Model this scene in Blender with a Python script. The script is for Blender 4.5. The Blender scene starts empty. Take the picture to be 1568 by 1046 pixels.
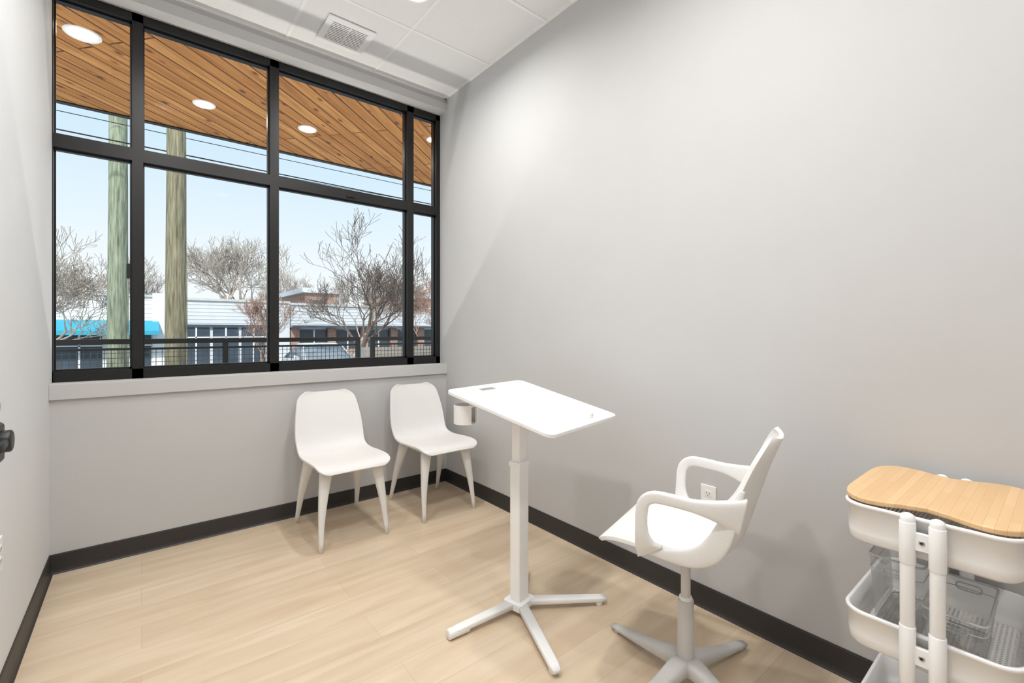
import bpy, bmesh, math, random
from mathutils import Vector, Matrix
random.seed(7)
scene = bpy.context.scene
CAMH = 1.267
XL, XR, YB, YF, ZC = -0.3725, 2.002, 3.35, -1.35, 3.227

def lin(c):
    return tuple(((v/255)/12.92 if v/255 <= 0.04045 else (((v/255)+0.055)/1.055)**2.4) for v in c) + (1.0,)

# ------------------------------------------------------------------ materials
def base_mat(name):
    m = bpy.data.materials.new(name); m.use_nodes = True
    nt = m.node_tree
    return m, nt, nt.nodes['Principled BSDF']

def mat(name, col, rough=0.5, metal=0.0, var=0.03, scale=6.0, bump=0.0, bscale=200.0, spec=0.5, stretch=None, emit=None, es=0.0):
    m, nt, b = base_mat(name)
    N, L = nt.nodes, nt.links
    tc = N.new('ShaderNodeTexCoord')
    mp = N.new('ShaderNodeMapping')
    if stretch: mp.inputs['Scale'].default_value = stretch
    L.new(tc.outputs['Object'], mp.inputs['Vector'])
    nz = N.new('ShaderNodeTexNoise'); nz.inputs['Scale'].default_value = scale; nz.inputs['Detail'].default_value = 4
    L.new(mp.outputs[0], nz.inputs['Vector'])
    r = N.new('ShaderNodeValToRGB')
    c = lin(col)
    r.color_ramp.elements[0].color = tuple(max(0, x*(1-var)) for x in c[:3]) + (1,)
    r.color_ramp.elements[1].color = tuple(min(1, x*(1+var)) for x in c[:3]) + (1,)
    r.color_ramp.elements[0].position = 0.3; r.color_ramp.elements[1].position = 0.7
    L.new(nz.outputs['Fac'], r.inputs[0]); L.new(r.outputs[0], b.inputs['Base Color'])
    b.inputs['Roughness'].default_value = rough; b.inputs['Metallic'].default_value = metal
    b.inputs['Specular IOR Level'].default_value = spec
    if bump > 0:
        n2 = N.new('ShaderNodeTexNoise'); n2.inputs['Scale'].default_value = bscale; n2.inputs['Detail'].default_value = 3
        L.new(tc.outputs['Object'], n2.inputs['Vector'])
        bp = N.new('ShaderNodeBump'); bp.inputs['Strength'].default_value = bump; bp.inputs['Distance'].default_value = 0.002
        L.new(n2.outputs['Fac'], bp.inputs['Height']); L.new(bp.outputs[0], b.inputs['Normal'])
    if emit:
        b.inputs['Emission Color'].default_value = lin(emit); b.inputs['Emission Strength'].default_value = es
    return m

def plank_mat(name, angle, c1, c2, mortar, row, length, msize, dark, knots=0.0, rough=0.45, grain=0.5, gscale=1.6, stretch=14):
    m, nt, b = base_mat(name); N, L = nt.nodes, nt.links
    tc = N.new('ShaderNodeTexCoord'); mp = N.new('ShaderNodeMapping')
    mp.inputs['Rotation'].default_value = (0, 0, angle)
    L.new(tc.outputs['Object'], mp.inputs['Vector'])
    br = N.new('ShaderNodeTexBrick')
    br.inputs['Color1'].default_value = lin(c1); br.inputs['Color2'].default_value = lin(c2); br.inputs['Mortar'].default_value = lin(mortar)
    br.inputs['Scale'].default_value = 1.0; br.inputs['Mortar Size'].default_value = msize; br.inputs['Mortar Smooth'].default_value = 0.3
    br.inputs['Brick Width'].default_value = length; br.inputs['Row Height'].default_value = row
    br.offset = 0.37; br.inputs['Bias'].default_value = 0.0
    L.new(mp.outputs[0], br.inputs['Vector'])
    sx = N.new('ShaderNodeSeparateXYZ'); L.new(mp.outputs[0], sx.inputs[0])
    dv = N.new('ShaderNodeMath'); dv.operation = 'DIVIDE'; dv.inputs[1].default_value = row; L.new(sx.outputs['Y'], dv.inputs[0])
    fl = N.new('ShaderNodeMath'); fl.operation = 'FLOOR'; L.new(dv.outputs[0], fl.inputs[0])
    ml = N.new('ShaderNodeMath'); ml.operation = 'MULTIPLY'; ml.inputs[1].default_value = 3.71; L.new(fl.outputs[0], ml.inputs[0])
    ad = N.new('ShaderNodeMath'); ad.operation = 'ADD'; L.new(ml.outputs[0], ad.inputs[0]); L.new(sx.outputs['X'], ad.inputs[1])
    cx = N.new('ShaderNodeCombineXYZ'); L.new(ad.outputs[0], cx.inputs['X']); L.new(sx.outputs['Y'], cx.inputs['Y'])
    m2 = N.new('ShaderNodeMapping'); m2.inputs['Scale'].default_value = (1.2, stretch, 1); L.new(cx.outputs[0], m2.inputs['Vector'])
    nz = N.new('ShaderNodeTexNoise'); nz.inputs['Scale'].default_value = gscale; nz.inputs['Detail'].default_value = 7; nz.inputs['Distortion'].default_value = 0.6
    L.new(m2.outputs[0], nz.inputs['Vector'])
    rp = N.new('ShaderNodeValToRGB'); rp.color_ramp.elements[0].position = 0.35; rp.color_ramp.elements[1].position = 0.68
    L.new(nz.outputs['Fac'], rp.inputs[0])
    fm = N.new('ShaderNodeMath'); fm.operation = 'MULTIPLY'; fm.inputs[1].default_value = grain; L.new(rp.outputs[0], fm.inputs[0])
    mx = N.new('ShaderNodeMixRGB'); mx.inputs['Color2'].default_value = lin(dark)
    L.new(fm.outputs[0], mx.inputs['Fac']); L.new(br.outputs['Color'], mx.inputs['Color1'])
    out = mx.outputs[0]
    if knots > 0:
        m3 = N.new('ShaderNodeMapping'); m3.inputs['Scale'].default_value = (2.4, 5.0, 1); L.new(cx.outputs[0], m3.inputs['Vector'])
        vo = N.new('ShaderNodeTexVoronoi'); vo.inputs['Scale'].default_value = 1.7; L.new(m3.outputs[0], vo.inputs['Vector'])
        kr = N.new('ShaderNodeValToRGB'); kr.color_ramp.elements[0].position = 0.06; kr.color_ramp.elements[0].color = (knots,)*3+(1,)
        kr.color_ramp.elements[1].position = 0.20; kr.color_ramp.elements[1].color = (0, 0, 0, 1)
        L.new(vo.outputs['Distance'], kr.inputs[0])
        mk = N.new('ShaderNodeMixRGB'); mk.inputs['Color2'].default_value = lin((86, 48, 20))
        L.new(kr.outputs[0], mk.inputs['Fac']); L.new(out, mk.inputs['Color1']); out = mk.outputs[0]
    L.new(out, b.inputs['Base Color']); b.inputs['Roughness'].default_value = rough
    return m

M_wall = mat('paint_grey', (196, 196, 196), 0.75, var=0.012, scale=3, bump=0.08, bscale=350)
M_wall_l = mat('paint_grey_window_lit', (220, 222, 224), 0.7, var=0.012, scale=3, bump=0.08, bscale=350)  # wall grey lightened to carry the window light grazing the left wall
M_ceil = mat('ceiling_tile', (236, 236, 236), 0.9, var=0.015, scale=80, bump=0.25, bscale=260)
M_grid = mat('grid_metal_white', (244, 244, 244), 0.5, var=0.01)
M_base = mat('rubber_charcoal', (50, 47, 47), 0.5, var=0.05)
M_frame = mat('frame_black', (20, 20, 21), 0.35, var=0.05)
M_shellp = mat('composite_offwhite', (230, 229, 227), 0.5, var=0.03, scale=260)
M_shellg = mat('composite_grey', (206, 205, 203), 0.5, var=0.05, scale=300)
M_white = mat('powder_white', (243, 243, 243), 0.35, var=0.01)
M_plastic = mat('plastic_white', (240, 240, 239), 0.4, var=0.01)
M_dark = mat('dark_plastic', (25, 25, 26), 0.4, var=0.03)
M_steel = mat('steel', (170, 170, 170), 0.3, metal=0.9, var=0.03)
M_floor = plank_mat('vinyl_oak', 0.0, (224, 206, 181), (215, 196, 171), (196, 175, 149), 0.18, 1.22, 0.0011, (198, 174, 144), rough=0.36, grain=0.7, gscale=1.3, stretch=9)
M_soffit = plank_mat('cedar_planks', -math.radians(40), (206, 152, 90), (178, 122, 66), (44, 24, 10), 0.13, 2.6, 0.008, (140, 88, 40), knots=0.95, rough=0.6, grain=0.75)
M_bamboo = plank_mat('bamboo', 0.0, (232, 196, 150), (224, 186, 138), (208, 166, 116), 0.02, 0.4, 0.0006, (208, 168, 120), rough=0.4, grain=0.35)
M_pole = mat('pole_wood_green', (142, 150, 128), 0.9, var=0.5, scale=5, stretch=(8, 8, 0.6), bump=0.3, bscale=60)
M_pole2 = mat('pole_wood_brown', (136, 130, 106), 0.9, var=0.5, scale=5, stretch=(8, 8, 0.6), bump=0.3, bscale=60)
M_bark = mat('bark', (126, 110, 100), 0.9, var=0.25, scale=10)
M_bark2 = mat('bark_light', (186, 174, 162), 0.9, var=0.2, scale=10)
M_bark3 = mat('bark_russet', (178, 144, 126), 0.9, var=0.2, scale=10)
M_red = mat('red_leaves', (190, 72, 84), 0.8, var=0.3, scale=20)
M_conc = mat('concrete', (206, 204, 198), 0.85, var=0.08, scale=4)
M_asph = mat('asphalt', (160, 160, 160), 0.9, var=0.1, scale=3)
M_bwhite = mat('painted_brick', (240, 240, 240), 0.8, var=0.03, scale=2)
M_bgrey = mat('siding_grey', (216, 221, 226), 0.8, var=0.04, scale=2)
M_bbrown = mat('brick_brown', (178, 146, 132), 0.85, var=0.15, scale=8)
M_bdark = mat('storefront_dark', (70, 82, 94), 0.2, var=0.3, scale=1.2)
M_cglass = mat('car_glass', (140, 150, 158), 0.1, var=0.1, scale=2)
M_teal = mat('awning_teal', (62, 168, 192), 0.7, var=0.05)
M_bush = mat('bush_green', (142, 150, 124), 0.9, var=0.3, scale=6)
M_lamp = mat('lamp_lens', (255, 250, 240), 0.5, emit=(255, 250, 240), es=4.0)
M_car = mat('car_paint_white', (232, 234, 236), 0.25, var=0.01)

def glass_mat(name, tint, gl=0.06, rough=0.0):
    m = bpy.data.materials.new(name); m.use_nodes = True; nt = m.node_tree; N, L = nt.nodes, nt.links
    N.clear(); o = N.new('ShaderNodeOutputMaterial'); t = N.new('ShaderNodeBsdfTransparent'); g = N.new('ShaderNodeBsdfGlossy')
    t.inputs[0].default_value = tint; g.inputs['Roughness'].default_value = rough
    lw = N.new('ShaderNodeLayerWeight'); lw.inputs['Blend'].default_value = 0.25
    mm = N.new('ShaderNodeMath'); mm.operation = 'MULTIPLY'; mm.inputs[1].default_value = gl*4
    mi = N.new('ShaderNodeMixShader'); L.new(lw.outputs['Fresnel'], mm.inputs[0]); L.new(mm.outputs[0], mi.inputs[0])
    L.new(t.outputs[0], mi.inputs[1]); L.new(g.outputs[0], mi.inputs[2]); L.new(mi.outputs[0], o.inputs[0])
    return m
M_glass = glass_mat('window_glass', (0.985, 0.99, 0.99, 1), 0.002, 0.02)
M_acryl = glass_mat('clear_acrylic', (0.965, 0.97, 0.97, 1), 0.14, 0.06)
M_acrim = mat('acrylic_rim', (198, 200, 200), 0.15, var=0.01)

def mesh_mat():
    m, nt, b = base_mat('perforated_steel'); N, L = nt.nodes, nt.links
    tc = N.new('ShaderNodeTexCoord'); s = N.new('ShaderNodeSeparateXYZ'); L.new(tc.outputs['Object'], s.inputs[0])
    outs = []
    for ax in 'XY':
        a = N.new('ShaderNodeMath'); a.operation = 'MULTIPLY'; a.inputs[1].default_value = math.pi/0.010; L.new(s.outputs[ax], a.inputs[0])
        q = N.new('ShaderNodeMath'); q.operation = 'SINE'; L.new(a.outputs[0], q.inputs[0])
        r = N.new('ShaderNodeMath'); r.operation = 'ABSOLUTE'; L.new(q.outputs[0], r.inputs[0]); outs.append(r)
    mu = N.new('ShaderNodeMath'); mu.operation = 'MULTIPLY'; L.new(outs[0].outputs[0], mu.inputs[0]); L.new(outs[1].outputs[0], mu.inputs[1])
    lt = N.new('ShaderNodeMath'); lt.operation = 'LESS_THAN'; lt.inputs[1].default_value = 0.64; L.new(mu.outputs[0], lt.inputs[0])
    L.new(lt.outputs[0], b.inputs['Alpha']); b.inputs['Base Color'].default_value = lin((240, 240, 239))
    return m
M_perf = mesh_mat()

# ------------------------------------------------------------------ helpers
def add(name, me, m, parent=None, smooth=False, bevel=0.0, subsurf=0):
    ob = bpy.data.objects.new(name, me); scene.collection.objects.link(ob)
    if m: me.materials.append(m)
    if parent: ob.parent = parent
    if smooth:
        for p in me.polygons: p.use_smooth = True
    if bevel > 0:
        b = ob.modifiers.new('bevel', 'BEVEL'); b.width = bevel; b.segments = 3; b.limit_method = 'ANGLE'; b.angle_limit = math.radians(40)
    return ob

def empty(name, loc=(0, 0, 0), rz=0.0):
    e = bpy.data.objects.new(name, None); scene.collection.objects.link(e)
    e.empty_display_size = 0.1; e.location = loc; e.rotation_euler = (0, 0, rz)
    return e

def boxes_mesh(name, lst):
    bm = bmesh.new()
    for lo, hi in lst:
        vs = [bm.verts.new((x, y, z)) for x in (lo[0], hi[0]) for y in (lo[1], hi[1]) for z in (lo[2], hi[2])]
        for f in ((0, 1, 3, 2), (4, 6, 7, 5), (0, 4, 5, 1), (2, 3, 7, 6), (0, 2, 6, 4), (1, 5, 7, 3)):
            bm.faces.new([vs[i] for i in f])
    bmesh.ops.recalc_face_normals(bm, faces=bm.faces)
    me = bpy.data.meshes.new(name); bm.to_mesh(me); bm.free(); return me

def box(name, lo, hi, m, parent=None, bevel=0.0):
    return add(name, boxes_mesh(name, [(lo, hi)]), m, parent, bevel=bevel)
def boxes(name, lst, m, parent=None, bevel=0.0):
    return add(name, boxes_mesh(name, lst), m, parent, bevel=bevel)

def frame_axes(d, ref=None):
    d = d.normalized()
    r = Vector(ref) if ref is not None else (Vector((0, 0, 1)) if abs(d.z) < 0.95 else Vector((1, 0, 0)))
    a = (r - d*r.dot(d)).normalized(); b = d.cross(a)
    return a, b

def sweep_bm(bm, pts, secs, n=16, ref=None, power=2.0, cap=True):
    pts = [Vector(p) for p in pts]; rings = []
    for i, p in enumerate(pts):
        d = pts[min(i+1, len(pts)-1)] - pts[max(i-1, 0)]
        a, b = frame_axes(d, ref); ha, hb = secs[i]
        ring = []
        for k in range(n):
            t = 2*math.pi*k/n; c, s = math.cos(t), math.sin(t)
            ring.append(bm.verts.new(p + a*(ha*math.copysign(abs(c)**(2/power), c)) + b*(hb*math.copysign(abs(s)**(2/power), s))))
        rings.append(ring)
    for i in range(len(rings)-1):
        for k in range(n):
            bm.faces.new((rings[i][k], rings[i][(k+1) % n], rings[i+1][(k+1) % n], rings[i+1][k]))
    if cap:
        bm.faces.new(rings[0][::-1]); bm.faces.new(rings[-1])

def sweep(name, pts, secs, m, parent=None, n=16, ref=None, power=2.0, bevel=0.0):
    if not isinstance(secs, list): secs = [secs]*len(pts)
    bm = bmesh.new(); sweep_bm(bm, pts, secs, n, ref, power)
    bmesh.ops.recalc_face_normals(bm, faces=bm.faces)
    me = bpy.data.meshes.new(name); bm.to_mesh(me); bm.free()
    return add(name, me, m, parent, smooth=True, bevel=bevel)

def finish(bm, name, m, parent=None, smooth=True, **k):
    bmesh.ops.recalc_face_normals(bm, faces=bm.faces)
    me = bpy.data.meshes.new(name); bm.to_mesh(me); bm.free()
    return add(name, me, m, parent, smooth=smooth, **k)

def cyl(name, p0, p1, r0, m, parent=None, r1=None, n=24, bevel=0.002):
    r1 = r0 if r1 is None else r1
    ob = sweep(name, [p0, p1], [(r0, r0), (r1, r1)], m, parent, n=n)
    b = ob.modifiers.new('bevel', 'BEVEL'); b.width = bevel; b.segments = 2; b.limit_method = 'ANGLE'; b.angle_limit = math.radians(50)
    return ob

def catmull(P, n):
    P = [tuple(p) for p in P]; out = []
    for i in range(len(P)-1):
        p0, p1, p2, p3 = P[max(i-1, 0)], P[i], P[i+1], P[min(i+2, len(P)-1)]
        for k in range(n):
            t = k/n
            out.append(tuple(0.5*(2*b+(c-a)*t+(2*a-5*b+4*c-d)*t*t+(-a+3*b-3*c+d)*t**3) for a, b, c, d in zip(p0, p1, p2, p3)))
    out.append(P[-1]); return out

def outline_slab(name, pts2, z0, z1, m, parent=None, bevel=0.003):
    bm = bmesh.new()
    lo = [bm.verts.new((x, y, z0)) for x, y in pts2]; hi = [bm.verts.new((x, y, z1)) for x, y in pts2]
    n = len(pts2)
    for i in range(n): bm.faces.new((lo[i], lo[(i+1) % n], hi[(i+1) % n], hi[i]))
    bm.faces.new(lo[::-1]); bm.faces.new(hi)
    ob = finish(bm, name, m, parent, smooth=False)
    b = ob.modifiers.new('bevel', 'BEVEL'); b.width = bevel; b.segments = 3; b.limit_method = 'ANGLE'; b.angle_limit = math.radians(50)
    return ob

def rrect(hx, hy, r, n=8, cx=0, cy=0):
    out = []
    for sx, sy, a0 in ((1, 1, 0), (-1, 1, 90), (-1, -1, 180), (1, -1, 270)):
        for k in range(n+1):
            a = math.radians(a0 + 90*k/n)
            out.append((cx + sx*(hx-r) + r*math.cos(a), cy + sy*(hy-r) + r*math.sin(a)))
    return out

# ------------------------------------------------------------------ room shell
T = 0.15
box('floor', (XL-T, YF-T, -0.12), (XR+T, YB+0.2, 0.0), M_floor)
box('wall_right', (XR, YF-T, 0), (XR+T, YB+0.2, ZC+0.25), M_wall)
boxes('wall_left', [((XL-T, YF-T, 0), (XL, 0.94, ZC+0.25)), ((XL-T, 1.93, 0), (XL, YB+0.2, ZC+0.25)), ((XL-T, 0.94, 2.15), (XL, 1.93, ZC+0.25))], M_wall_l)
box('wall_front', (XL, YF-T, 0), (XR, YF, ZC+0.25), M_wall)
YW = 3.45
box('wall_back', (XL, YB, 0), (XR, YB+0.2, 0.985), M_wall)
box('wall_back_header', (XL, YB, 3.12), (XR, YB+0.2, ZC+0.25), M_wall)
box('ceiling', (XL, YF, ZC), (XR, YB, ZC+0.2), M_ceil)
gl = []
for x in (1.363, 0.753, 0.143): gl.append(((x-0.010, YF, ZC-0.005), (x+0.010, YB, ZC+0.001)))
for k in range(8):
    y = 2.715-0.61*k
    if y > YF: gl.append(((XL, y-0.010, ZC-0.0052), (XR, y+0.010, ZC+0.001)))
gl += [((XR-0.018, YF, ZC-0.006), (XR, YB, ZC)), ((XL, YB-0.018, ZC-0.006), (XR, YB, ZC)), ((XL, YF, ZC-0.006), (XL+0.018, YB, ZC))]
boxes('trim_ceiling_grid', gl, M_grid)
box('trim_sill', (XL, YB-0.018, 0.905), (XR, YW+0.1, 0.987), M_wall, bevel=0.003)
box('trim_head', (XL, YB-0.018, 3.118), (XR, YB+0.01, 3.185), M_wall, bevel=0.003)
def baseboard(name, p0, p1, nrm):
    prof = [(0, 0), (0.016, 0), (0.010, 0.008), (0.007, 0.02), (0.006, 0.095), (0.004, 0.101), (0, 0.101)]
    bm = bmesh.new(); R = []
    for p in (p0, p1):
        R.append([bm.verts.new((p[0]+nrm[0]*a, p[1]+nrm[1]*a, z)) for a, z in prof])
    n = len(prof)
    for i in range(n): bm.faces.new((R[0][i], R[0][(i+1) % n], R[1][(i+1) % n], R[1][i]))
    bm.faces.new(R[0]); bm.faces.new(R[1][::-1])
    finish(bm, name, M_base, smooth=False)
baseboard('baseboard_back', (XL, YB), (XR, YB), (0, -1))
baseboard('baseboard_right', (XR, YF), (XR, YB), (-1, 0))
baseboard('baseboard_left', (XL, 1.99), (XL, YB), (1, 0))
baseboard('baseboard_left.001', (XL, YF), (XL, 0.88), (1, 0))
baseboard('baseboard_front', (XL, YF), (XR, YF), (0, 1))

# window
win = empty('window_1', (0, 0, 0))
z0, z1 = 0.987, 3.12
fr = []
D0, D1 = YW, YW+0.09
fr.append(((XL, D0, z0), (XR, D1, 1.045)))
fr.append(((XL, D0, 3.072), (XR, D1, z1)))
xs = [(XL, XL+0.004), (-0.043, 0.008), (0.680, 0.735), (1.695, 1.752), (1.965, XR)]
for a, b in xs: fr.append(((a, D0, z0), (b, D1, z1)))
for i in range(4): fr.append(((xs[i][1]-0.001, D0+0.001, 2.258), (xs[i+1][0]+0.001, D1-0.001, 2.330)))
boxes('frame', fr, M_frame, win)
bd = []
for i in range(4):
    xa, xb = xs[i][1], xs[i+1][0]
    for za, zb in ((1.045, 2.258), (2.330, 3.072)):
        bd += [((xa, D0+0.03, za), (xb, D0+0.06, za+0.010)), ((xa, D0+0.03, zb-0.010), (xb, D0+0.06, zb)),
               ((xa, D0+0.05, za), (xa+0.006, D0+0.06, zb)), ((xb-0.010, D0+0.03, za), (xb, D0+0.06, zb))]
boxes('glazing_bead', bd, M_frame, win)
box('glass', (XL, D0+0.043, z0+0.02), (XR, D0+0.047, z1-0.02), M_glass, win)
# small latch on the third pane transom
box('latch', (1.20, D0-0.012, 2.275), (1.26, D0+0.002, 2.29), M_frame, win, bevel=0.003)

# ------------------------------------------------------------------ door in the left wall (mostly out of frame)
dr = empty('door_1')
box('leaf', (XL-0.045, 0.96, 0.006), (XL-0.004, 1.91, 2.13), M_white, dr, bevel=0.002)
boxes('jamb', [((XL-T+0.002, 1.912, 0), (XL-0.001, 1.929, 2.149)), ((XL-T+0.002, 0.941, 0), (XL-0.001, 0.958, 2.149)), ((XL-T+0.002, 0.958, 2.132), (XL-0.001, 1.912, 2.149))], M_frame, dr)
box('lock_body', (XL-0.004, 1.80, 0.905), (XL+0.078, 1.880, 1.015), M_dark, dr, bevel=0.012)
cyl('lever_hub', (XL+0.06, 1.838, 0.965), (XL+0.098, 1.838, 0.965), 0.03, M_dark, dr, bevel=0.006)
sweep('lever', [(XL+0.085, 1.835, 0.965), (XL+0.088, 1.76, 0.965), (XL+0.085, 1.70, 0.962)], (0.012, 0.009), M_dark, dr, power=3)
cyl('deadbolt', (XL-0.004, 1.835, 1.06), (XL+0.074, 1.835, 1.06), 0.022, M_steel, dr, bevel=0.01)
box('outside_face', (XL-T, 0.958, 0.0), (XL-T+0.01, 1.912, 2.132), M_white, dr)

def outlet(name, loc, rz):
    e = empty(name, loc, rz)
    box('plate', (-0.036, 0, -0.058), (0.036, 0.006, 0.058), M_plastic, e, bevel=0.003)
    for dz in (-0.02, 0.02):
        outl = [(x, z+dz) for x, z in rrect(0.017, 0.014, 0.008)]
        bm = bmesh.new()
        a = [bm.verts.new((x, 0.005, z)) for x, z in outl]; b = [bm.verts.new((x, 0.0075, z)) for x, z in outl]
        for i in range(len(a)): bm.faces.new((a[i], a[(i+1) % len(a)], b[(i+1) % len(a)], b[i]))
        bm.faces.new(b); finish(bm, 'receptacle', M_plastic, e, smooth=False)
        boxes('slots', [((-0.008, 0.0072, dz-0.002), (-0.006, 0.0079, dz+0.007)), ((0.006, 0.0072, dz-0.002), (0.008, 0.0079, dz+0.007)), ((-0.002, 0.0072, dz-0.009), (0.002, 0.0079, dz-0.005))], M_dark, e)
    return e
outlet('wall_outlet', (XR, 1.045, 0.507), math.radians(90))
outlet('wall_outlet.001', (XL, 2.262, 0.515), math.radians(-90))

# ------------------------------------------------------------------ ceiling vent
v = empty('ceiling_vent', (1.05, 3.04, ZC-0.004))
def ring_boxes(h0, h1, za, zb):
    return [((-h1, -h1, za), (h1, -h0, zb)), ((-h1, h0, za), (h1, h1, zb)), ((-h1, -h0, za), (-h0, h0, zb)), ((h0, -h0, za), (h1, h0, zb))]
boxes('vent_frame', ring_boxes(0.112, 0.15, -0.010, 0.0), M_grid, v, bevel=0.002)
box('vent_back', (-0.112, -0.112, -0.002), (0.112, 0.112, 0.0), mat('vent_shadow', (190, 190, 190), 0.8), v)
bm = bmesh.new()
for k in range(13):
    y = -0.104+k*0.0173
    sweep_bm(bm, [(-0.112, y, -0.007), (0.112, y, -0.007)], [(0.0035, 0.0058)]*2, n=4)
boxes('vent_mullion', [((-0.003, -0.112, -0.012), (0.003, 0.112, -0.002))], M_grid, v)
finish(bm, 'louvers', M_grid, v, smooth=False)

# ------------------------------------------------------------------ recessed downlights
def downlight(name, x, y, z, r=0.075, power=40, col=(1, 0.985, 0.965), lens=M_lamp, spread=165):
    e = empty(name, (x, y, z))
    bm = bmesh.new(); n = 40; R = []
    for rr, zz in ((r*0.82, -0.002), (r*0.84, -0.006), (r*1.0, -0.008), (r*1.06, -0.003), (r*1.06, 0.0)):
        R.append([bm.verts.new((rr*math.cos(2*math.pi*k/n), rr*math.sin(2*math.pi*k/n), zz)) for k in range(n)])
    for a, b in zip(R, R[1:]):
        for k in range(n): bm.faces.new((a[k], a[(k+1) % n], b[(k+1) % n], b[k]))
    finish(bm, 'trim_ring', M_white, e)
    cyl('lens', (0, 0, -0.004), (0, 0, 0.0), r*0.84, lens, e, n=40, bevel=0.0005)
    if power > 0:
        L = bpy.data.lights.new(name+'_lamp', 'AREA'); L.shape = 'DISK'; L.size = r*1.7; L.energy = power; L.color = col; L.spread = math.radians(spread)
        o = bpy.data.objects.new('lamp', L); scene.collection.objects.link(o); o.parent = e; o.location = (0, 0, -0.012)
for i, (x, y, p) in enumerate(((1.235, 2.40, 17), (1.05, 0.80, 17), (0.15, 0.70, 18), (0.15, 2.0, 11), (0.9, -0.7, 14))):
    downlight('recessed_ceiling_light' + ('' if i == 0 else '.%03d' % i), x, y, ZC, 0.085, p)

# ------------------------------------------------------------------ shell chair
def shell(name, ctrl, m, parent, rt=0.07, rf=0.05, thick=0.012, nu=18):
    S = catmull(ctrl, 7)
    d = [0]
    for a, b in zip(S, S[1:]): d.append(d[-1]+math.hypot(b[0]-a[0], b[1]-a[1]))
    Ltot = d[-1]
    ts = sorted(set([Ltot*k/44 for k in range(45)] + [rf*(1-math.cos(math.pi/2*k/6)) for k in range(7)] + [Ltot-rt*(1-math.cos(math.pi/2*k/8)) for k in range(9)]))
    tt = [ts[0]]
    for t in ts[1:]:
        if t-tt[-1] > 0.0015: tt.append(t)
    def at(t):
        for i in range(len(d)-1):
            if t <= d[i+1]+1e-9:
                f = (t-d[i])/max(1e-9, d[i+1]-d[i]); return [a+(b-a)*f for a, b in zip(S[i], S[i+1])]
        return list(S[-1])
    bm = bmesh.new(); G = []
    for t in tt:
        y, z, w, c = at(t)
        y2, z2 = at(min(t+0.004, Ltot))[:2]; y1, z1_ = at(max(t-0.004, 0))[:2]
        ty, tz = y2-y1, z2-z1_; l = math.hypot(ty, tz); ty /= l; tz /= l
        ny, nz = -tz, ty
        if t < rf: w = w-rf+math.sqrt(max(0, rf*rf-(rf-t)**2))
        if Ltot-t < rt: w = w-rt+math.sqrt(max(0, rt*rt-(rt-(Ltot-t))**2))
        row = []
        for k in range(nu+1):
            u = -1+2*k/nu
            o = c*abs(u)**2.4
            row.append(bm.verts.new((u*w, y+ny*o, z+nz*o)))
        G.append(row)
    for a, b in zip(G, G[1:]):
        for k in range(nu): bm.faces.new((a[k], a[k+1], b[k+1], b[k]))
    ob = finish(bm, name, m, parent)
    so = ob.modifiers.new('solid', 'SOLIDIFY'); so.thickness = thick; so.offset = 0
    bv = ob.modifiers.new('bevel', 'BEVEL'); bv.width = thick*0.4; bv.segments = 3; bv.limit_method = 'ANGLE'; bv.angle_limit = math.radians(55)
    return ob

CTRL = [(-0.305, 0.443, 0.205, -0.004), (-0.285, 0.463, 0.214, 0.002), (-0.22, 0.474, 0.222, 0.008), (-0.08, 0.463, 0.226, 0.016),
        (0.05, 0.452, 0.224, 0.022), (0.145, 0.462, 0.220, 0.030), (0.20, 0.505, 0.220, 0.036), (0.228, 0.57, 0.222, 0.036), (0.252, 0.66, 0.216, 0.034),
        (0.280, 0.76, 0.200, 0.028), (0.312, 0.848, 0.180, 0.020)]
def side_chair(name, x, y, rz=0):
    e = empty(name, (x, y, 0), rz)
    shell('seat_shell', CTRL, M_shellp, e)
    boxes('seat_frame', [((-0.165, -0.225, 0.432), (0.165, -0.185, 0.456)), ((-0.15, 0.10, 0.420), (0.15, 0.14, 0.444)), ((-0.165, -0.19, 0.43), (-0.13, 0.12, 0.450)), ((0.13, -0.19, 0.43), (0.165, 0.12, 0.450))], M_shellp, e, bevel=0.006)
    for i, (sx, ty, fy) in enumerate(((-1, -0.205, -0.268), (1, -0.205, -0.268), (-1, 0.12, 0.262), (1, 0.12, 0.262))):
        top = Vector((sx*0.150, ty, 0.448)); ft = Vector((sx*0.198, fy, 0.0))
        pts = []; secs = []
        for k in range(9):
            t = k/8; p = top.lerp(ft, t); p.x += sx*0.008*math.sin(math.pi*t)
            pts.append(p); s = 0.022*(1-t)**1.4 + 0.0115 + 0.004*(1-t); secs.append((s*0.8, s))
        sweep('leg_%d' % (i+1), pts, secs, M_shellp, e, n=16, ref=(0, 1, 0), power=2.6)
side_chair('side_chair', 0.99, 2.965)
side_chair('side_chair.001', 1.645, 2.965)

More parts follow.
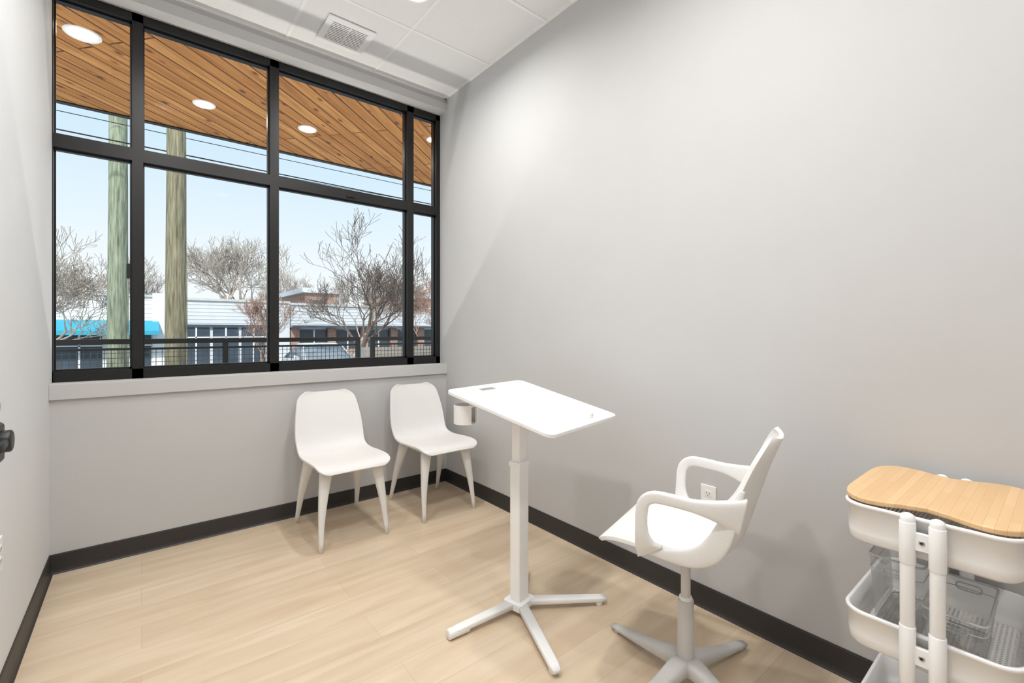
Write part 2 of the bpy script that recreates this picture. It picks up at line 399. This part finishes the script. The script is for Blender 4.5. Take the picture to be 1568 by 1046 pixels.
# ------------------------------------------------------------------ swivel chair
def swivel_chair(x, y, rz):
    e = empty('swivel_armchair', (x, y, 0), rz)
    c2 = [(a*(0.83 if a < 0 else 0.88) + max(0, z-0.55)*0.075, z+0.070+max(0, z-0.5)*0.03, w*0.97 - max(0, z-0.6)*0.10, c*1.25) for a, z, w, c in CTRL]
    shell('seat_shell', c2, M_shellp, e, thick=0.014)
    for sx, nm in ((-1, 'armrest_1'), (1, 'armrest_2')):
        P = [(sx*0.196, 0.212, 0.712), (sx*0.218, 0.160, 0.722), (sx*0.236, 0.09, 0.730), (sx*0.243, 0.0, 0.737), (sx*0.245, -0.042, 0.734), (sx*0.245, -0.069, 0.712),
             (sx*0.243, -0.078, 0.67), (sx*0.239, -0.078, 0.61), (sx*0.230, -0.070, 0.570), (sx*0.220, -0.058, 0.548)]
        pts = catmull(P, 6); n = len(pts); secs = []
        for i in range(n):
            t = i/(n-1)
            a = 0.011+0.003*abs(1-2*t) - 0.004*max(0, (t-0.9)*10)
            bb = 0.019 + 0.040*max(0, 1-t*4)**1.4 + 0.030*max(0, (t-0.72)/0.28)**1.5
            secs.append((a, bb))
        sweep(nm, pts, secs, M_shellp, e, n=24, ref=(1, 0, 0), power=3.6)
    for sx in (-1, 1):
        P = [(sx*0.214, -0.07, 0.545), (sx*0.218, -0.01, 0.549), (sx*0.218, 0.06, 0.556), (sx*0.217, 0.112, 0.580), (sx*0.215, 0.145, 0.62), (sx*0.210, 0.167, 0.67), (sx*0.202, 0.188, 0.735), (sx*0.192, 0.212, 0.79)]
        pts = catmull(P, 6); n = len(pts)
        secs = [(0.008, 0.007+0.026*math.sin(math.pi*i/(n-1))) for i in range(n)]
        sweep('shell_side', pts, secs, M_shellp, e, n=18, ref=(1, 0, 0), power=2.5)
    boxes('seat_mount', [((-0.10, -0.10, 0.487), (0.10, 0.10, 0.515))], M_shellg, e, bevel=0.01)
    cyl('mount_cone', (0, 0, 0.44), (0, 0, 0.49), 0.03, M_shellg, e, r1=0.06)
    cyl('gas_column', (0, 0, 0.29), (0, 0, 0.47), 0.0165, M_shellg, e)
    cyl('collar', (0, 0, 0.295), (0, 0, 0.318), 0.023, M_white, e, bevel=0.006)
    cyl('column_sleeve', (0, 0, 0.07), (0, 0, 0.305), 0.030, M_shellg, e, r1=0.027, n=32)
    for i in range(4):
        a = math.radians(83+90*i) - rz
        dx, dy = math.cos(a), math.sin(a)
        P = [(0.0, 0.075), (0.05, 0.073), (0.12, 0.056), (0.22, 0.036), (0.32, 0.022), (0.36, 0.016)]
        pts = [(dx*r, dy*r, z) for r, z in P]
        secs = [(0.034, 0.034), (0.030, 0.033), (0.022, 0.028), (0.015, 0.024), (0.010, 0.021), (0.006, 0.017)]
        sweep('base_arm_%d' % (i+1), pts, secs, M_shellg, e, n=18, power=3)
        cyl('glide', (dx*0.335, dy*0.335, 0.0), (dx*0.335, dy*0.335, 0.016), 0.014, M_shellg, e)
    return e
swivel_chair(1.515, 0.876, math.radians(196))

# ------------------------------------------------------------------ adjustable desk
def desk():
    cx, cy = 1.335, 1.59
    e = empty('laptop_desk', (cx, cy, 0))
    rot = math.radians(12)
    def rbox(name, hx, hy, za, zb, m):
        pts = [(x*math.cos(rot)-y*math.sin(rot), x*math.sin(rot)+y*math.cos(rot)) for x, y in rrect(hx, hy, min(hx, hy)*0.25, 4)]
        return outline_slab(name, pts, za, zb, m, e, bevel=0.001)
    rbox('column_outer', 0.036, 0.028, 0.03, 0.665, M_white)
    rbox('collar', 0.040, 0.032, 0.655, 0.675, M_white)
    rbox('column_inner', 0.029, 0.022, 0.66, 0.885, M_white)
    rbox('base_hub', 0.056, 0.05, 0.022, 0.052, M_white)
    feet = [(0.985, 1.613), (1.173, 1.183), (1.674, 1.367), (1.563, 1.81)]
    for i, (fx, fy) in enumerate(feet):
        d = Vector((fx-cx, fy-cy, 0)); L = d.length; d.normalize()
        s0 = d*0.02
        sweep('base_leg_%d' % (i+1), [(s0.x, s0.y, 0.038), (d.x*(L-0.03), d.y*(L-0.03), 0.028), (d.x*(L), d.y*(L), 0.026)], [(0.013, 0.024), (0.011, 0.020), (0.008, 0.015)], M_white, e, n=20, power=5)
        q = d*(L-0.035)
        if i == 0:
            p0, p1 = d*(L-0.085), d*(L+0.012)
            cyl('foot_wheel_cover', (p0.x, p0.y, 0.022), (p1.x, p1.y, 0.022), 0.021, M_plastic, e, bevel=0.006)
        else:
            cyl('foot_%d' % (i+1), (q.x, q.y, 0), (q.x, q.y, 0.02), 0.017, M_plastic, e)
    t = bpy.data.objects.new('tilt_frame', None); scene.collection.objects.link(t); t.parent = e
    a = Vector((-0.196, 0.958, 0.208)).normalized(); b = Vector((0.98, 0.2, 0)).normalized(); n = b.cross(a)
    Mx = Matrix((b, a, n)).transposed().to_4x4(); Mx.translation = Vector((1.402-cx, 1.572-cy, 0.936))
    t.matrix_local = Mx
    outline_slab('tabletop', rrect(0.276, 0.298, 0.035, 10), -0.016, 0, M_white, t, bevel=0.003)
    outline_slab('device_slot', rrect(0.052, 0.016, 0.008, 6, cx=-0.06, cy=0.235), 0.0, 0.0012, mat('slot_grey', (186, 186, 184), 0.5), t, bevel=0.0003)
    for k in (-0.007, 0.0, 0.007):
        outline_slab('slot_groove', rrect(0.044, 0.0018, 0.0015, 4, cx=-0.06, cy=0.235+k), 0.0012, 0.0018, mat('slot_dark', (130, 130, 130), 0.5), t, bevel=0.0002)
    pts = [(x, -0.262+0.035*((x-0.09)/0.05)**2, 0.008) for x in [0.04+0.005*k for k in range(21)]]
    sweep('pen_stop', pts, (0.008, 0.0018), M_acryl, t, n=10)
    boxes('bracket', [((-0.13, -0.16, -0.032), (-0.09, 0.18, -0.016)), ((0.03, -0.16, -0.032), (0.07, 0.18, -0.016)), ((-0.13, -0.03, -0.05), (0.07, 0.03, -0.03))], M_white, t, bevel=0.003)
    sweep('cup_arm', [(-0.13, 0.14, -0.028), (-0.215, 0.18, -0.045), (-0.235, 0.19, -0.075)], [(0.006, 0.014)]*3, M_white, t, n=12, power=4)
    bx, by, bz = 1.148-cx, 1.752-cy, 0.845
    bm = bmesh.new(); R0 = 0.052; hh = 0.085; n = 40
    gap = math.radians(-70); rings = []
    for k in range(n+1):
        ang = gap + math.radians(20) + (2*math.pi-math.radians(40))*k/n
        c, s = math.cos(ang), math.sin(ang)
        rings.append([bm.verts.new((bx+r*c, by+r*s, bz+z)) for r, z in ((R0, hh), (R0, 0), (R0-0.004, 0), (R0-0.004, hh))])
    for p, q in zip(rings, rings[1:]):
        for k in range(4): bm.faces.new((p[k], p[(k+1) % 4], q[(k+1) % 4], q[k]))
    bm.faces.new(rings[0]); bm.faces.new(rings[-1][::-1])
    finish(bm, 'cup_holder', M_white, e, smooth=False)
    cyl('cup_holder_base', (bx, by, bz), (bx, by, bz+0.004), R0-0.002, M_white, e, n=40)
desk()

# ------------------------------------------------------------------ utility cart
def cart():
    CX, CY = 1.732, 0.233
    e = empty('utility_cart', (CX, CY, 0))
    def tray(name, z0, z1, hx=0.222, hy=0.168, r=0.05):
        th = 0.003; lip = 0.006
        levels = [(-0.012, z0), (-0.003, z0+0.008), (0, z0+0.03), (0, z1-0.012), (lip, z1-0.010), (lip+0.001, z1-0.002), (lip-0.003, z1), (-th, z1-0.001), (-th, z0+0.03), (-th-0.003, z0+0.012), (-0.014, z0+0.004)]
        bm = bmesh.new(); R = []
        for off, z in levels:
            R.append([bm.verts.new((x, y, z)) for x, y in rrect(hx+off, hy+off, r+off, 8)])
        n = len(R[0])
        for A, B in zip(R, R[1:]):
            for k in range(n): bm.faces.new((A[k], A[(k+1) % n], B[(k+1) % n], B[k]))
        for k in range(n): bm.faces.new((R[-1][k], R[-1][(k+1) % n], R[0][(k+1) % n], R[0][k]))
        finish(bm, name, M_white, e)
        outl = rrect(hx-0.0135, hy-0.0135, r-0.0135, 8)
        bm = bmesh.new(); bm.faces.new([bm.verts.new((x, y, z0+0.003)) for x, y in outl]); finish(bm, name+'_mesh_bottom', M_perf, e, smooth=False)
    tray('tray_1', 0.692, 0.800); tray('tray_2', 0.412, 0.510); tray('tray_3', 0.095, 0.195)
    pts = []; n = 160
    for k in range(n):
        a = 2*math.pi*k/n; c, s = math.cos(a), math.sin(a); pw = 2/4.6
        x = 0.236*math.copysign(abs(c)**pw, c); y = 0.184*math.copysign(abs(s)**pw, s)
        if abs(c) > 0.25: x -= math.copysign(0.052*math.exp(-(y/0.075)**2), x)
        pts.append((x, y))
    outline_slab('bamboo_board', pts, 0.803, 0.817, M_bamboo, e, bevel=0.004)
    for sx in (-1, 1):
        X = sx*0.240
        for i, yy in enumerate((-0.027, 0.029)):
            sweep('post', [(X, yy, 0.075), (X, yy, 0.798), (X, yy, 0.806), (X, yy, 0.810)], [(0.0150, 0.0150), (0.0150, 0.0150), (0.013, 0.013), (0.006, 0.006)], M_white, e, n=24)
            cyl('joint_sleeve', (X, yy, 0.385), (X, yy, 0.53), 0.0168, M_white, e)
            cyl('joint_sleeve', (X, yy, 0.685), (X, yy, 0.79), 0.0168, M_white, e)
        for z in (0.745, 0.462, 0.14):
            box('clamp_plate', (X-0.006, -0.03, z-0.022), (X+0.006, 0.03, z+0.022), M_white, e, bevel=0.002)
            cyl('screw', (X+sx*0.005, 0.001, z), (X+sx*0.009, 0.001, z), 0.006, M_steel, e)
            cyl('screw_socket', (X+sx*0.0088, 0.001, z), (X+sx*0.0093, 0.001, z), 0.003, M_dark, e, bevel=0.0001)
        box('foot_bar', (X-0.016, -0.16, 0.072), (X+0.016, 0.16, 0.092), M_white, e, bevel=0.006)
        for sy in (-1, 1):
            cyl('caster_stem', (X, sy*0.145, 0.045), (X, sy*0.145, 0.075), 0.008, M_steel, e)
            cyl('caster_wheel', (X-0.012, sy*0.145, 0.025), (X+0.012, sy*0.145, 0.025), 0.025, M_dark, e, bevel=0.004)
            boxes('caster_fork', [((X-0.017, sy*0.145-0.012, 0.02), (X-0.013, sy*0.145+0.012, 0.052)), ((X+0.013, sy*0.145-0.012, 0.02), (X+0.017, sy*0.145+0.012, 0.052)), ((X-0.017, sy*0.145-0.012, 0.048), (X+0.017, sy*0.145+0.012, 0.054))], M_dark, e, bevel=0.001)
    def bin_(name, x, y, z, hx, hy, h, flare=0.012, rz=0):
        b = bpy.data.objects.new(name, None); scene.collection.objects.link(b); b.location = (CX+x, CY+y, z); b.rotation_euler = (0, 0, rz)
        bm = bmesh.new(); R = []
        for off, zz in ((0, 0), (flare, h)): R.append([bm.verts.new((px, py, zz)) for px, py in rrect(hx+off, hy+off, 0.018, 6)])
        for k in range(len(R[0])): bm.faces.new((R[0][k], R[0][(k+1) % len(R[0])], R[1][(k+1) % len(R[0])], R[1][k]))
        bm.faces.new(R[0][::-1])
        finish(bm, 'body', M_acryl, b)
        for nm, off, zz, rad in (('rim', flare, h, 0.0030), ('step', flare*0.85, h*0.8, 0.0014), ('base_edge', 0, 0.003, 0.002)):
            loop = rrect(hx+off, hy+off, 0.018, 6); loop = [(px, py, zz) for px, py in loop]; loop.append(loop[0])
            sweep(nm, loop, (rad, rad), M_acrim, b, n=8)
        # end handle cut-outs
        for sx in (-1, 1):
            X = sx*(hx+flare+0.001)
            hl = [(X, py, h*0.82+pz) for py, pz in rrect(hy*0.55, 0.010, 0.009, 5)]; hl.append(hl[0])
            sweep('handle_rim', hl, (0.0018, 0.0018), M_acrim, b, n=6)
        return b
    bin_('clear_storage_bin', 0.05, 0.085, 0.419, 0.115, 0.050, 0.195)
    bin_('clear_storage_bin.001', -0.03, -0.045, 0.419, 0.125, 0.048, 0.135)
cart()

# ------------------------------------------------------------------ exterior
GZ = -0.6
box('ground_exterior', (-45, YB+0.2, GZ-0.2), (60, 75, GZ), M_asph)
box('patio_slab', (-4, YB+0.2, GZ), (5, 5.75, -0.04), M_conc)
box('sidewalk', (-30, 6.5, GZ), (45, 8.6, GZ+0.12), M_conc)
SZ = 3.27
box('soffit', (-6, YB+0.2, SZ), (8, 5.56, SZ+0.08), M_soffit)
box('trim_soffit_fascia', (-6, 5.56, SZ-0.01), (8, 5.62, SZ+0.35), M_frame)
for i, (x, y, r) in enumerate(((-0.31, 4.22, 0.095), (0.43, 4.85, 0.082), (1.28, 4.80, 0.082), (2.39, 4.23, 0.08))):
    downlight('soffit_downlight' + ('' if i == 0 else '.%03d' % i), x, y, SZ, r, 3, col=(1, 0.9, 0.75))
ul = empty('added_soffit_fill', (1.0, 4.55, -0.04))  # added fill light below sill level, out of view, to brighten the soffit
boxes('fill_housing', [((-4.5, -0.07, 0), (4.5, -0.055, 0.08)), ((-4.5, 0.055, 0), (4.5, 0.07, 0.08)), ((-4.5, -0.055, 0), (4.5, 0.055, 0.03))], M_frame, ul)  # casing invented to go with the added fill light
UL = bpy.data.lights.new('soffit_fill', 'AREA'); UL.shape = 'RECTANGLE'; UL.size = 8.8; UL.size_y = 0.10; UL.energy = 135; UL.color = (1, 0.97, 0.90)
uo = bpy.data.objects.new('lamp', UL); scene.collection.objects.link(uo); uo.parent = ul; uo.location = (0, 0, 0.05); uo.rotation_euler = (math.pi, 0, 0)
box('wall_exterior_right', (XR+T, YB, GZ), (8, YB+0.2, SZ), M_bwhite)
box('wall_exterior_left', (-6, YB, GZ), (XL-T, YB+0.2, SZ), M_bwhite)

def railing(name, x0, x1, y, zt, posts):
    e = empty(name)
    lst = [((x0, y-0.025, zt-0.045), (x1, y+0.025, zt)), ((x0, y-0.018, zt-0.10), (x1, y+0.018, zt-0.08)), ((x0, y-0.018, 0.05), (x1, y+0.018, 0.08))]
    for p in posts: lst.append(((p-0.024, y-0.024, -0.04), (p+0.024, y+0.024, zt-0.01)))
    boxes('rail_frame', lst, M_frame, e)
    w = []; x = x0+0.04
    while x < x1: w.append(((x-0.0025, y-0.002, 0.08), (x+0.0025, y+0.002, zt-0.09))); x += 0.045
    z = 0.12
    while z < zt-0.09: w.append(((x0, y-0.003, z-0.0025), (x1, y+0.001, z+0.0025))); z += 0.045
    boxes('wire_mesh', w, mat('wire_grey', (60, 60, 62), 0.5), e)
railing('patio_railing', -3.4, 2.03, 5.4, 1.19, (-3.38, -2.05, -0.70, 0.655, 2.01))
railing('patio_railing.001', 2.17, 4.9, 5.4, 1.19, (2.19, 3.5, 4.88))
box('planter_wall', (2.35, 6.05, GZ), (7.0, 6.35, 1.03), M_conc)

def pole(name, x, y, r, top, m):
    e = empty(name, (x, y, GZ))
    pts = [(0, 0, 0), (0.0, 0, 2), (0.01, 0, 4.5), (0.0, 0, top)]
    sweep('shaft', pts, [(r*1.06,)*2, (r,)*2, (r*0.92,)*2, (r*0.78,)*2], m, e, n=24)
    sweep('crossarm', [(-0.9, 0, top-0.8), (0.9, 0, top-0.8)], (0.06, 0.05), m, e, n=12, power=5)
    cyl('conduit', (r*1.02, -0.04, 0.0), (r*0.9, -0.04, 3.0), 0.02, m, e)
    return e
p1 = pole('utility_pole', -0.345, 11.2, 0.152, 9.0, M_pole)
box('junction_box', (0.12, -0.08, 2.85), (0.24, 0.06, 3.12), M_dark, p1, bevel=0.01)
p2 = pole('utility_pole.001', 0.45, 9.6, 0.15, 9.0, M_pole2)
def wires():
    bm = bmesh.new()
    for (y, za, zb, sag, r) in ((10.7, 5.0, 5.1, 0.10, 0.007), (10.6, 4.75, 4.65, 0.12, 0.012), (10.8, 5.3, 5.5, 0.1, 0.006), (10.7, 4.5, 4.85, 0.1, 0.006)):
        pts = []
        for k in range(25):
            t = k/24; pts.append((-14+34*t-0.45, y-9.6, za+(zb-za)*t + sag*4*(t-0.5)**2 - sag-GZ))
        sweep_bm(bm, pts, [(r, r)]*25, n=6)
    finish(bm, 'power_lines', M_dark, p2)
wires()

def building():
    e = empty('storefront_building', (0, 24, GZ))
    H = 3.28
    box('main_wall', (-14, 0.0, 0), (0.45, 12, H), M_bwhite, e)
    box('main_wall_mid', (0.45, 0.05, 0), (5.6, 12, H-0.05), M_bgrey, e)
    box('main_wall_right', (5.6, 0.3, 0), (14.5, 12, H-0.1), M_bgrey, e)
    box('pilaster', (0.35, -0.08, 0), (0.85, 0.2, H+0.14), M_bwhite, e)
    boxes('coping', [((-14, -0.08, H-0.03), (0.35, 0.25, H+0.06)), ((0.85, -0.03, H-0.1), (5.6, 0.25, H)), ((5.6, 0.22, H-0.15), (14.5, 0.45, H-0.05))], M_conc, e)
    bm = bmesh.new()
    A = [bm.verts.new(p) for p in ((-12, 0, 2.28), (0.55, 0, 2.28), (0.55, -1.0, 1.86), (-12, -1.0, 1.86), (0.55, -1.0, 1.70), (-12, -1.0, 1.70), (0.55, 0, 1.70), (-12, 0, 1.70))]
    for f in ((0, 1, 2, 3), (3, 2, 4, 5), (1, 6, 4, 2), (0, 3, 5, 7), (5, 4, 6, 7)): bm.faces.new([A[i] for i in f])
    finish(bm, 'awning', M_teal, e, smooth=False)
    w = []; x = -11.5
    while x < 0: w.append(((x, -0.03, 0.25), (x+1.3, 0.02, 1.7))); x += 1.5
    for x in (1.35, 2.45, 3.55): w.append(((x, 0.0, 0.4), (x+0.98, 0.08, 2.0)))
    for x in (6.1, 7.8, 9.5, 11.2, 12.9): w.append(((x, 0.25, 0.2), (x+1.35, 0.33, 1.9)))
    boxes('shop_windows', w, M_bdark, e)
    wf = []
    for (a, b_) in [(q[0], q[1]) for q in w]:
        mx_ = (a[0]+b_[0])/2; wf.append(((mx_-0.03, a[1]-0.04, a[2]), (mx_+0.03, a[1], b_[2]))); wf.append(((a[0], a[1]-0.04, b_[2]-0.45), (b_[0], a[1], b_[2]-0.40)))
    boxes('window_frames', wf, M_bwhite, e)
    sm = []
    x = -13.6
    while x < 0.3: sm.append(((x, -0.012, 2.35), (x+0.02, 0.0, H-0.1))); x += 0.8
    for k in range(5): sm.append(((-14, -0.012, 2.4+0.18*k), (0.35, 0.0, 2.412+0.18*k)))
    for k in range(6): sm.append(((0.85, 0.035, 2.2+0.16*k), (5.6, 0.05, 2.215+0.16*k)))
    for k in range(6): sm.append(((5.6, 0.285, 2.2+0.16*k), (14.5, 0.3, 2.215+0.16*k)))
    boxes('wall_courses', sm, M_conc, e)
    boxes('lower_brick', [((5.6, 0.15, 0), (14.5, 0.32, 0.9))], M_bbrown, e)
    boxes('brick_piers', [((x, 0.05, 0), (x+0.4, 0.33, 2.1)) for x in (5.65, 7.42, 9.12, 10.82, 12.5, 14.1)], M_bbrown, e)
    boxes('canopy', [((5.6, -0.5, 2.02), (14.5, 0.3, 2.12)), ((1.1, -0.12, 2.05), (5.0, 0.06, 2.13))], M_bdark, e)
    boxes('rooftop_unit', [((-3.2, 3, H), (-2.1, 4, H+0.7)), ((9.6, 4, H), (10.8, 5, H+0.8))], M_conc, e)
building()
def house():
    e = empty('rear_building', (15.5, 40, GZ))
    box('body', (-5, 0, 0), (7, 8, 5.0), M_bbrown, e)
    box('roof', (-5.3, -0.3, 5.0), (7.3, 8.3, 5.4), M_bgrey, e)
    ww = []
    for k in range(6): ww.append(((-4.4+1.9*k, -0.05, 3.2), (-3.4+1.9*k, 0.05, 4.4)))
    boxes('upper_windows', ww, M_bdark, e)
house()

def tree(name, x, y, h, spread, m, seed, trunk_r=0.07, levels=5, nb=3, up=0.75, gz=GZ, wig=0.18, tw=0.006):
    rnd = random.Random(seed); bm = bmesh.new()
    def grow(p, d, L, r, lev):
        nseg = 4; pts = [p.copy()]; secs = [(r, r)]; r1 = max(tw, r*0.62)
        q = p.copy(); dd = d.copy(); pos = []
        for s in range(nseg):
            dd = (dd + Vector((rnd.uniform(-1, 1), rnd.uniform(-1, 1), rnd.uniform(-0.3, 0.7)))*wig).normalized()
            q = q + dd*(L/nseg); pts.append(q.copy()); rr = r+(r1-r)*(s+1)/nseg; secs.append((rr, rr)); pos.append((q.copy(), dd.copy(), rr))
        sweep_bm(bm, pts, secs, n=(7 if lev > 3 else 4 if lev > 1 else 3), cap=False)
        if lev == 0: return
        k = nb + (1 if rnd.random() < 0.5 else 0)
        for i in range(k):
            qq, d0, rr = pos[-1] if i < 2 else pos[rnd.randint(1, nseg-2)]
            a = rnd.uniform(0, 2*math.pi); side, s2 = frame_axes(d0)
            off = side*math.cos(a)+s2*math.sin(a)
            nd = (d0*rnd.uniform(0.6, 1.0) + off*spread*rnd.uniform(0.5, 1.0) + Vector((0, 0, up*0.35))).normalized()
            grow(qq, nd, L*rnd.uniform(0.62, 0.86), rr*rnd.uniform(0.6, 0.85), lev-1)
    total = sum([0.74**k for k in range(levels+1)])
    L0 = h*0.92/total*1.1
    grow(Vector((0, 0, 0)), Vector((0, 0, 1)), L0, trunk_r, levels)
    zmax = max(vv.co.z for vv in bm.verts); k = h/zmax
    for vv in bm.verts: vv.co *= k
    ob = finish(bm, name, m); ob.location = (x, y, gz)
    return ob
tree('bare_tree', 5.45, 14.0, 5.3, 0.98, M_bark, 11, 0.12, levels=6, nb=3, tw=0.0065)
tree('bare_tree.001', 4.9, 39, 9.4, 1.0, M_bark2, 5, 0.24, levels=6, nb=3, tw=0.014)
tree('bare_tree.002', -2.4, 19.0, 5.0, 0.9, M_bark2, 8, 0.09, levels=6, nb=3, tw=0.008)
tree('bare_tree.003', 3.6, 19.5, 3.3, 0.8, M_bark3, 21, 0.05, levels=6, nb=3, tw=0.0055)
tree('bare_tree.004', 10.4, 20.0, 4.6, 0.8, M_bark3, 33, 0.07, levels=6, nb=3, tw=0.008)
tree('bare_tree.005', 9.6, 14.9, 4.9, 0.8, M_bark3, 44, 0.07, levels=6, nb=3, tw=0.007)
tree('bare_tree.006', -0.5, 43, 7.6, 0.95, M_bark2, 55, 0.2, levels=6, nb=3, tw=0.014)
tree('bare_tree.007', 12.5, 56, 9.4, 0.95, M_bark2, 66, 0.2, levels=6, nb=3, tw=0.018)
tree('bare_tree.008', -9.0, 41, 8.2, 0.95, M_bark2, 77, 0.2, levels=6, nb=3, tw=0.016)
tree('bare_tree.009', 7.3, 19.0, 4.4, 0.85, M_bark2, 99, 0.06, levels=6, nb=3, tw=0.006)
tree('red_shrub', 7.75, 12.6, 2.3, 0.8, M_red, 9, 0.03, levels=5, nb=4, tw=0.012)
def hedge(name, x, y, lx, h):
    bm = bmesh.new(); rnd = random.Random(3)
    for i in range(30):
        ret = bmesh.ops.create_icosphere(bm, subdivisions=3, radius=rnd.uniform(0.5, 0.9)*h*0.42, matrix=Matrix.Translation((rnd.uniform(-lx, lx), rnd.uniform(-1, 1), rnd.uniform(0.25, 0.7)*h)))
        for vv in ret['verts']: vv.co += vv.normal*rnd.uniform(-0.14, 0.14)
    ob = finish(bm, name, M_bush); ob.location = (x, y, GZ)
hedge('evergreen_hedge', 3.0, 64, 16, 5.5)

def car():
    e = empty('parked_car', (4.75, 16.2, GZ), 0)
    def loft(name, secs, m):
        bm = bmesh.new(); R = []
        for y, w, zl, zh, wt in secs:
            n = 20; ring = []
            for k in range(n):
                t = 2*math.pi*k/n; c, s = math.cos(t), math.sin(t)
                X = math.copysign(abs(c)**0.45, c); Z = math.copysign(abs(s)**0.45, s)
                ww = w + (wt-w)*(Z+1)/2
                ring.append(bm.verts.new((X*ww, y, (zl+zh)/2+Z*(zh-zl)/2)))
            R.append(ring)
        for A, B in zip(R, R[1:]):
            for k in range(20): bm.faces.new((A[k], A[(k+1) % 20], B[(k+1) % 20], B[k]))
        bm.faces.new(R[0]); bm.faces.new(R[-1][::-1])
        return finish(bm, name, m, e)
    loft('body', [(-2.2, 0.7, 0.35, 0.62, 0.62), (-2.05, 0.84, 0.25, 0.76, 0.78), (-1.3, 0.89, 0.22, 0.88, 0.82), (-0.8, 0.9, 0.22, 0.94, 0.84), (0.9, 0.9, 0.22, 0.98, 0.84), (1.8, 0.88, 0.24, 0.98, 0.8), (2.2, 0.76, 0.35, 0.85, 0.7)], M_car)
    loft('greenhouse', [(-0.95, 0.80, 0.88, 0.94, 0.76), (-0.2, 0.80, 0.88, 1.36, 0.62), (0.9, 0.80, 0.88, 1.36, 0.62), (1.75, 0.78, 0.88, 0.99, 0.74)], M_cglass)
    loft('roof', [(-0.28, 0.58, 1.35, 1.40, 0.52), (0.1, 0.64, 1.35, 1.44, 0.56), (0.7, 0.64, 1.35, 1.44, 0.56), (1.0, 0.58, 1.33, 1.38, 0.52)], M_car)
    for sx in (-1, 1):
        for yy in (-1.35, 1.35):
            cyl('wheel', (sx*0.70, yy, 0.32), (sx*0.91, yy, 0.32), 0.32, M_dark, e, bevel=0.03)
            cyl('rim', (sx*0.90, yy, 0.32), (sx*0.92, yy, 0.32), 0.2, M_steel, e)
        sweep('a_pillar', [(sx*0.76, -0.95, 0.93), (sx*0.60, -0.22, 1.38)], (0.03, 0.03), M_car, e, n=10)
        sweep('mirror', [(sx*0.82, -0.6, 0.98), (sx*1.0, -0.6, 1.02)], [(0.03, 0.03), (0.07, 0.05)], M_car, e, n=12)
car()

# ------------------------------------------------------------------ world, sun, camera
w = bpy.data.worlds.new('sky'); scene.world = w; w.use_nodes = True
N, L = w.node_tree.nodes, w.node_tree.links
bg = N['Background']; tc = N.new('ShaderNodeTexCoord'); s = N.new('ShaderNodeSeparateXYZ'); r = N.new('ShaderNodeValToRGB')
L.new(tc.outputs['Generated'], s.inputs[0]); L.new(s.outputs['Z'], r.inputs[0]); L.new(r.outputs[0], bg.inputs['Color'])
cr = r.color_ramp
cr.elements[0].position = 0.0; cr.elements[0].color = lin((240, 244, 246))
cr.elements[1].position = 1.0; cr.elements[1].color = lin((160, 204, 238))
for p, c in ((0.12, (234, 242, 246)), (0.3, (208, 230, 244)), (0.5, (188, 220, 243))):
    q = cr.elements.new(p); q.color = lin(c)
bg.inputs['Strength'].default_value = 1.12
sun = bpy.data.lights.new('sun', 'SUN'); sun.energy = 3.6; sun.angle = math.radians(4); sun.color = (1, 0.97, 0.91)
so = bpy.data.objects.new('sun', sun); scene.collection.objects.link(so)
so.rotation_euler = Vector((0.35, 0.75, -0.75)).to_track_quat('-Z', 'Y').to_euler(); so.location = (0, 0, 12)

cam = bpy.data.cameras.new('camera'); co = bpy.data.objects.new('camera', cam); scene.collection.objects.link(co)
co.location = (0, 0, CAMH); co.rotation_euler = (math.radians(90), 0, math.radians(-39.1))
cam.sensor_width = 36; cam.lens = 36*698/1568; cam.shift_y = -0.01065; cam.clip_start = 0.02; cam.clip_end = 300
scene.camera = co
try:
    scene.view_settings.view_transform = 'Standard'; scene.view_settings.look = 'None'; scene.view_settings.exposure = 0.0
except Exception as ex: print(ex)
